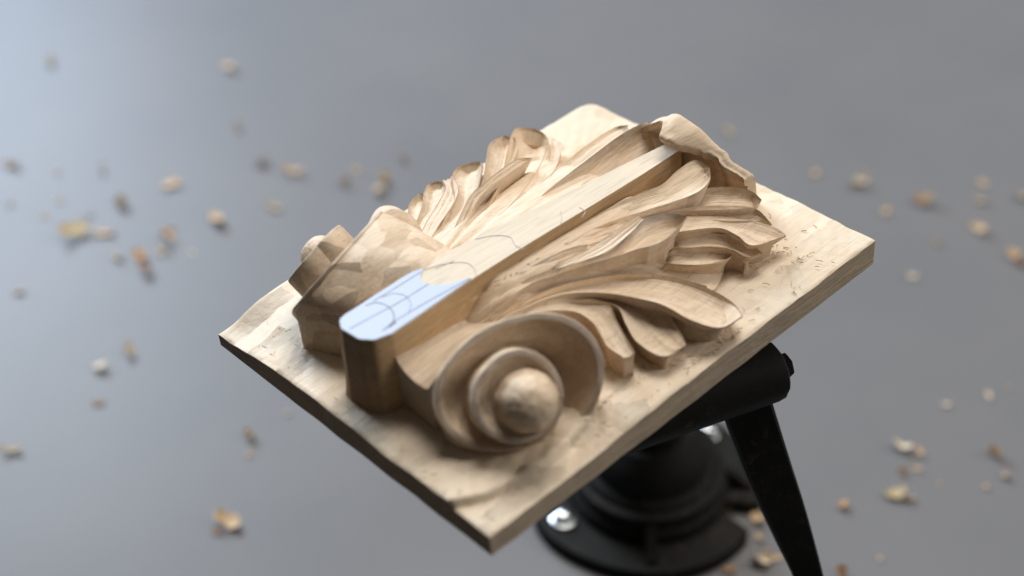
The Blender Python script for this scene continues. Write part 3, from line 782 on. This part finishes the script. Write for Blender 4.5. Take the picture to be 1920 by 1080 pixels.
def rod(name, pts, rads, mat, seg=28, flat=1.0, parent=vise, cap=True):
    """tube through world points, seg sides, optional flattening"""
    p = [np.array(vl(q)) for q in pts]; V = []
    for i, q in enumerate(p):
        d = p[min(i+1, len(p)-1)]-p[max(i-1, 0)]; d /= np.linalg.norm(d)
        up = np.array([0, 0, 1.]) if abs(d[2]) < .9 else np.array([0, 1., 0])
        s = np.cross(d, up); s /= np.linalg.norm(s); u = np.cross(s, d)
        for k in range(seg):
            a = 2*math.pi*k/seg; V.append(q+rads[i]*(s*math.cos(a)+u*math.sin(a)*flat))
    F = grid_faces(len(p), seg, True); F.append(tuple(range(seg-1, -1, -1))); n = (len(p)-1)*seg; F.append(tuple(range(n, n+seg)))
    return obj(name, V, F, mat, parent, 40)
hub = np.array(l2w((.135, .165, -.034)))
rod('post', [(bp_[0], bp_[1], .056), (bp_[0], bp_[1], .12), tuple(np.array([bp_[0], bp_[1], .20])*.6+.4*(hub-[0, 0, .01])), tuple(hub)], [.023, .021, .021, .022], M_IRON)
e0 = np.array(l2w(P(1460, 690, -.0270))); ax_ = e0-np.array(l2w(P(1280, 752, -.0270))); ax_ /= np.linalg.norm(ax_)
pts = [e0-ax_*.105, e0-ax_*.006, e0-ax_*.002, e0]
rod('barrel', [tuple(p) for p in pts], [.0150, .0150, .0143, .0112], M_IRON, 10)
rod('barrel_nut', [tuple(e0-ax_*.001), tuple(e0+ax_*.0048), tuple(e0+ax_*.0056)], [.0062, .0062, .0050], M_IRON, 6)
# face plate screwed under the board
v, f_ = lathe([(.036, -.0075), (.038, -.0060), (.038, -.0006)], 56)
fp = obj('face_plate', v, f_, M_IRON, vise, 40); fp.matrix_parent_inverse = Matrix.Translation((-bp_[0], -bp_[1], 0)); fp.matrix_basis = PANEL @ Matrix.Translation((.115, .150, 0))
v, f_ = lathe([(.020, -.034), (.022, -.028), (.022, -.0072)], 40)
fs = obj('face_plate_socket', v, f_, M_IRON, vise, 40); fs.matrix_parent_inverse = Matrix.Translation((-bp_[0], -bp_[1], 0)); fs.matrix_basis = PANEL @ Matrix.Translation((.128, .160, 0))
# lever: flat tapered bar
def lever():
    def wp(px, py, d):
        r = cam2world(np.array([(px-960)/F_PX, (py-540)/F_PX, 1.0])); return np.array([0, 0, CAM_H])+r*d
    L = [(1338, 740, .752), (1356, 780, .752), (1402, 900, .762), (1448, 1000, .772), (1489, 1085, .78), (1512, 1135, .785)]
    Rr = [(1430, 700, .752), (1446, 752, .752), (1477, 855, .762), (1510, 960, .772), (1545, 1085, .78), (1558, 1135, .785)]
    a = crom([wp(*q) for q in L], 20); b_ = crom([wp(*q) for q in Rr], 20)
    V = []
    for i in range(20):
        p, q = a[i], b_[i]; t_ = a[min(i+1, 19)]-a[max(i-1, 0)]; nn = np.cross(q-p, t_); nn /= np.linalg.norm(nn); th = .0045
        wv_ = (q-p)*.06
        for z_ in ((p, -.6), (p+wv_, -1), (q-wv_, -1), (q, -.6), (q, .6), (q-wv_, 1), (p+wv_, 1), (p, .6)):
            V.append(np.array(vl(z_[0]+nn*th*z_[1])))
    F = grid_faces(20, 8, True)+[tuple(range(7, -1, -1)), tuple(range(152, 160))]
    return obj('lever', V, F, M_LEVER, vise, 30)
lever()

# ------------------------------------------------------------------ shavings on the table
def chip_mesh(kind, tone, k):
    rnd = random.Random(k*31+len(kind)*7+len(tone))
    nu, nv = (9, 5); V = []
    curl_ = {'flake': rnd.uniform(1.0, 2.0), 'curl': rnd.uniform(3.2, 5.0), 'strip': rnd.uniform(1.2, 2.4), 'crumb': rnd.uniform(.9, 2.2)}[kind]
    wid = {'flake': .62, 'curl': .55, 'strip': .30, 'crumb': .5}[kind]
    jit = [rnd.uniform(.5, 1.3) for _ in range(nu)]; sk = rnd.uniform(-.2, .2)
    rad = 1/curl_
    for lay in (0, 1):
        for i in range(nu):
            u = i/(nu-1)-.5
            prof = math.sqrt(max(.08, 1-(2*u)**2*.85))*jit[i]
            for j in range(nv):
                v_ = (j/(nv-1)-.5)*wid*prof+sk*u
                a = u*curl_; r_ = rad-lay*.035-.04*math.cos(j/(nv-1)*math.pi*2)*.5
                x, z = r_*math.sin(a), rad-r_*math.cos(a)
                V.append((x, v_+.1*u*u, z+.05*rnd.uniform(-1, 1)*.4))
    q = nu*nv
    F = grid_faces(nu, nv)+[tuple(reversed(f)) for f in grid_faces(nu, nv, False, q)]
    rg = list(range(nv))+[i*nv+nv-1 for i in range(1, nu)]+[(nu-1)*nv+j for j in range(nv-2, -1, -1)]+[i*nv for i in range(nu-2, 0, -1)]
    for k2 in range(len(rg)): a, b_ = rg[k2], rg[(k2+1) % len(rg)]; F.append((a, a+q, b_+q, b_))
    zmin = min(v_[2] for v_ in V); V = [(x, y, z-zmin) for x, y, z in V]
    o = obj('wood_shaving', V, F, CHIP[tone], None, 60); me = o.data
    bpy.data.objects.remove(o); return me
CM = {}
def chip(px, py, size, tone, kind, label, seed=None, rise=0.0):
    key = (kind, tone, seed if seed is not None else (int(px) % 3))
    if key not in CM: CM[key] = chip_mesh(*key)
    o = bpy.data.objects.new('wood_shaving', CM[key]); C.objects.link(o)
    p, d = table_pt(px, py, rise)
    rnd = random.Random(px*7+py)
    s = 1.18*size*d/F_PX
    o.location = (p[0], p[1], rise)
    flip = rnd.random() < .5 and kind != 'crumb'
    sz = s*rnd.uniform(.8, 1.1)
    o.rotation_euler = (rnd.uniform(-.6, .6), rnd.uniform(-.4, .4), rnd.uniform(0, 6.28) if kind != 'strip' else rnd.uniform(-.4, .4))
    o.scale = (s, s, sz)
    bpy.context.view_layer.update()
    zs = [(o.matrix_world @ Vector(c)).z for c in o.bound_box]; o.location.z += rise-min(zs)+.0001
    tag(o, label, 'wood shaving', 'wood shavings scattered on the table')
CHIPS = [
 (95, 118, 24, 'olive', 'crumb', 'small olive shaving in the upper left corner, farthest from the panel on that side'),
 (432, 130, 26, 'tan', 'flake', 'faint tan flake alone near the top, left of the panel'),
 (447, 241, 18, 'brown', 'crumb', 'small dark crumb above the far left row of shavings, right of centre-left'),
 (25, 312, 27, 'brown', 'flake', 'dark brown shaving at the left edge, in the blue glare'),
 (107, 323, 14, 'tan', 'crumb', 'faint tan crumb right of the dark shaving at the left edge'),
 (194, 320, 18, 'olive', 'crumb', 'faint olive crumb in the far row, second right of the left edge dark shaving'),
 (492, 306, 26, 'brown', 'flake', 'round dark shaving in the far row, left of a long pale tan strip'),
 (548, 326, 42, 'tan', 'strip', 'long thin tan strip in the far row between two dark shavings'),
 (323, 348, 30, 'tan', 'flake', 'tan flake midway in the far left row'),
 (756, 301, 19, 'brown', 'crumb', 'small brown crumb in the far row nearest to the panel leaves'),
 (650, 347, 32, 'brown', 'curl', 'dark brown curl in the far row, left of a tan pair near panel'),
 (720, 343, 34, 'tan', 'curl', 'tan curl just left of the panel, right of the dark brown curl'),
 (712, 362, 24, 'tan', 'flake', 'tan flake tucked right below the tan curl left of the panel'),
 (668, 321, 18, 'tan', 'crumb', 'faint tan crumb just behind the dark brown curl'),
 (514, 391, 24, 'olive', 'flake', 'olive flake alone between the far row and the rough scroll'),
 (231, 385, 33, 'olive', 'curl', 'upright olive curl at the top of the left cluster'),
 (20, 383, 14, 'olive', 'crumb', 'faint crumb at the left edge under the dark shaving'),
 (112, 376, 13, 'tan', 'crumb', 'faint tan crumb left of the upright olive curl'),
 (84, 406, 14, 'tan', 'crumb', 'faint tan crumb above the long olive shaving of the left cluster'),
 (168, 404, 13, 'olive', 'crumb', 'faint olive crumb between the upright curl and the long olive shaving'),
 (408, 417, 37, 'tan', 'flake', 'pale tan flake right of the left cluster, alone'),
 (140, 441, 52, 'olive', 'flake', 'longest olive shaving at the left of the left cluster'),
 (196, 440, 36, 'tan', 'strip', 'tan strip in the middle of the left cluster'),
 (312, 451, 42, 'tan', 'curl', 'tan curl at the right of the left cluster'),
 (264, 482, 28, 'orange', 'flake', 'orange brown flake, upper of the two at the front of the left cluster'),
 (270, 511, 34, 'orange', 'curl', 'orange brown curl, frontmost of the left cluster'),
 (221, 485, 22, 'tan', 'crumb', 'faint tan crumb left of the orange brown pair'),
 (302, 472, 20, 'tan', 'crumb', 'tan crumb right under the tan curl of the left cluster'),
 (361, 476, 11, 'pale', 'crumb', 'tiny pale crumb right of the left cluster'),
 (36, 549, 20, 'olive', 'crumb', 'faint olive crumb near the left edge at mid height'),
 (243, 663, 27, 'olive', 'flake', 'olive flake behind the white flake, left of the panel corner'),
 (193, 691, 28, 'pale', 'flake', 'pale whitish flake left of the panel corner'),
 (185, 757, 21, 'brown', 'crumb', 'small brown shaving just in front of the pale whitish flake'),
 (467, 820, 34, 'olive', 'curl', 'olive tan curl below the panel left edge'),
 (470, 852, 15, 'tan', 'crumb', 'faint crumb just in front of the olive tan curl below the panel'),
 (20, 849, 38, 'olive', 'strip', 'long olive strip cut by the left edge of the picture'),
 (428, 982, 46, 'tan', 'flake', 'broad tan flake, nearest to the camera left of the panel'),
 (410, 998, 22, 'brown', 'crumb', 'brown crumb touching the broad tan flake at lower left'),
 (541, 776, 10, 'tan', 'crumb', 'tiny faint crumb under the panel left edge'),
 (1365, 250, 20, 'tan', 'crumb', 'faint tan crumb behind the curled leaf tip'),
 (1528, 327, 17, 'tan', 'crumb', 'faint tan crumb right of the panel, left of a pale curl'),
 (1614, 346, 34, 'pale', 'curl', 'pale curl beyond the right corner of the panel'),
 (1598, 353, 18, 'brown', 'crumb', 'dark crumb touching the pale curl beyond the panel'),
 (1731, 381, 34, 'brown', 'flake', 'dark olive brown flake right of the pale curl'),
 (1660, 399, 18, 'tan', 'crumb', 'small tan crumb between the pale curl and the dark flake'),
 (1842, 346, 19, 'tan', 'crumb', 'faint tan crumb at the far right, back of three'),
 (1838, 380, 22, 'olive', 'crumb', 'faint olive crumb at the far right, left of the edge shaving'),
 (1914, 374, 24, 'olive', 'flake', 'olive shaving cut by the right edge at the back'),
 (1836, 433, 30, 'tan', 'flake', 'tan grey flake right of the panel corner, level with it'),
 (1757, 455, 17, 'olive', 'crumb', 'faint crumb left of the tan grey flake beyond the panel corner'),
 (1709, 520, 19, 'pale', 'crumb', 'small pale crumb just right of the panel corner'),
 (1903, 484, 36, 'tan', 'curl', 'orange tan curl near the right edge at mid height'),
 (1912, 497, 20, 'orange', 'crumb', 'orange crumb in front of the tan curl at right edge'),
 (1852, 743, 17, 'pale', 'crumb', 'small pale crumb at right, farther of two small pale ones'),
 (1773, 761, 15, 'pale', 'crumb', 'small pale crumb at right, nearer of two small pale ones'),
 (1890, 728, 9, 'tan', 'crumb', 'tiny tan speck right of the two small pale crumbs'),
 (1690, 844, 34, 'pale', 'flake', 'pale flake at the back of the right cluster'),
 (1722, 848, 21, 'tan', 'crumb', 'tan crumb right of the pale flake in the right cluster'),
 (1862, 851, 40, 'brown', 'curl', 'dark brown curved shaving alone at the lower right'),
 (1692, 887, 22, 'orange', 'curl', 'bright orange curl in the middle of the right cluster'),
 (1719, 881, 15, 'tan', 'crumb', 'small tan crumb right of the bright orange curl'),
 (1680, 930, 38, 'olive', 'flake', 'greyish flake at the front of the right cluster'),
 (1702, 940, 24, 'tan', 'strip', 'tan sliver lying on the greyish flake of right cluster'),
 (1886, 896, 21, 'pale', 'curl', 'yellowish curl in front of the dark brown curved shaving'),
 (1849, 915, 11, 'tan', 'crumb', 'tiny tan crumb left of the yellowish curl'),
 (1761, 908, 8, 'tan', 'crumb', 'tiny tan speck between the right cluster and the yellowish curl'),
 (1581, 951, 21, 'orange', 'flake', 'orange tan flake just right of the lever'),
 (1650, 1049, 11, 'tan', 'crumb', 'tiny tan crumb right of the lever near the bottom'),
 (1578, 1074, 32, 'orange', 'curl', 'orange brown curl at the bottom edge right of the lever'),
 (1428, 1058, 46, 'pale', 'curl', 'large pale curl left of the lever at the bottom edge'),
 (1452, 1050, 22, 'tan', 'crumb', 'tan crumb touching the large pale curl by the lever'),
 (1362, 963, 30, 'tan', 'strip', 'tan sliver caught in the open slot of the vise base'),
 (1420, 977, 28, 'tan', 'flake', 'tan flake between the vise base slot and the lever'),
 (1424, 1012, 20, 'tan', 'crumb', 'small tan crumb in front of the tan flake by the lever'),
 (1408, 908, 34, 'tan', 'strip', 'tan sliver beside the vise base, left of the lever'),
 (1402, 880, 24, 'tan', 'flake', 'tan flake behind the sliver beside the vise base'),
 (1390, 846, 22, 'tan', 'crumb', 'tan crumb beside the back bolt of the vise base'),
 (1374, 812, 24, 'tan', 'crumb', 'tan crumb farthest back beside the vise base'),
 (1318, 1056, 44, 'olive', 'flake', 'olive tan flake in front of the vise base'),
 (1284, 1068, 26, 'tan', 'crumb', 'tan crumb left of the olive tan flake in front of vise'),
 (1368, 1072, 24, 'orange', 'crumb', 'orange brown crumb between the vise base and the large pale curl'),
]
for c in CHIPS: chip(*c[:6], rise=.0085 if (c[0], c[1]) == (1362, 963) and False else 0.0)
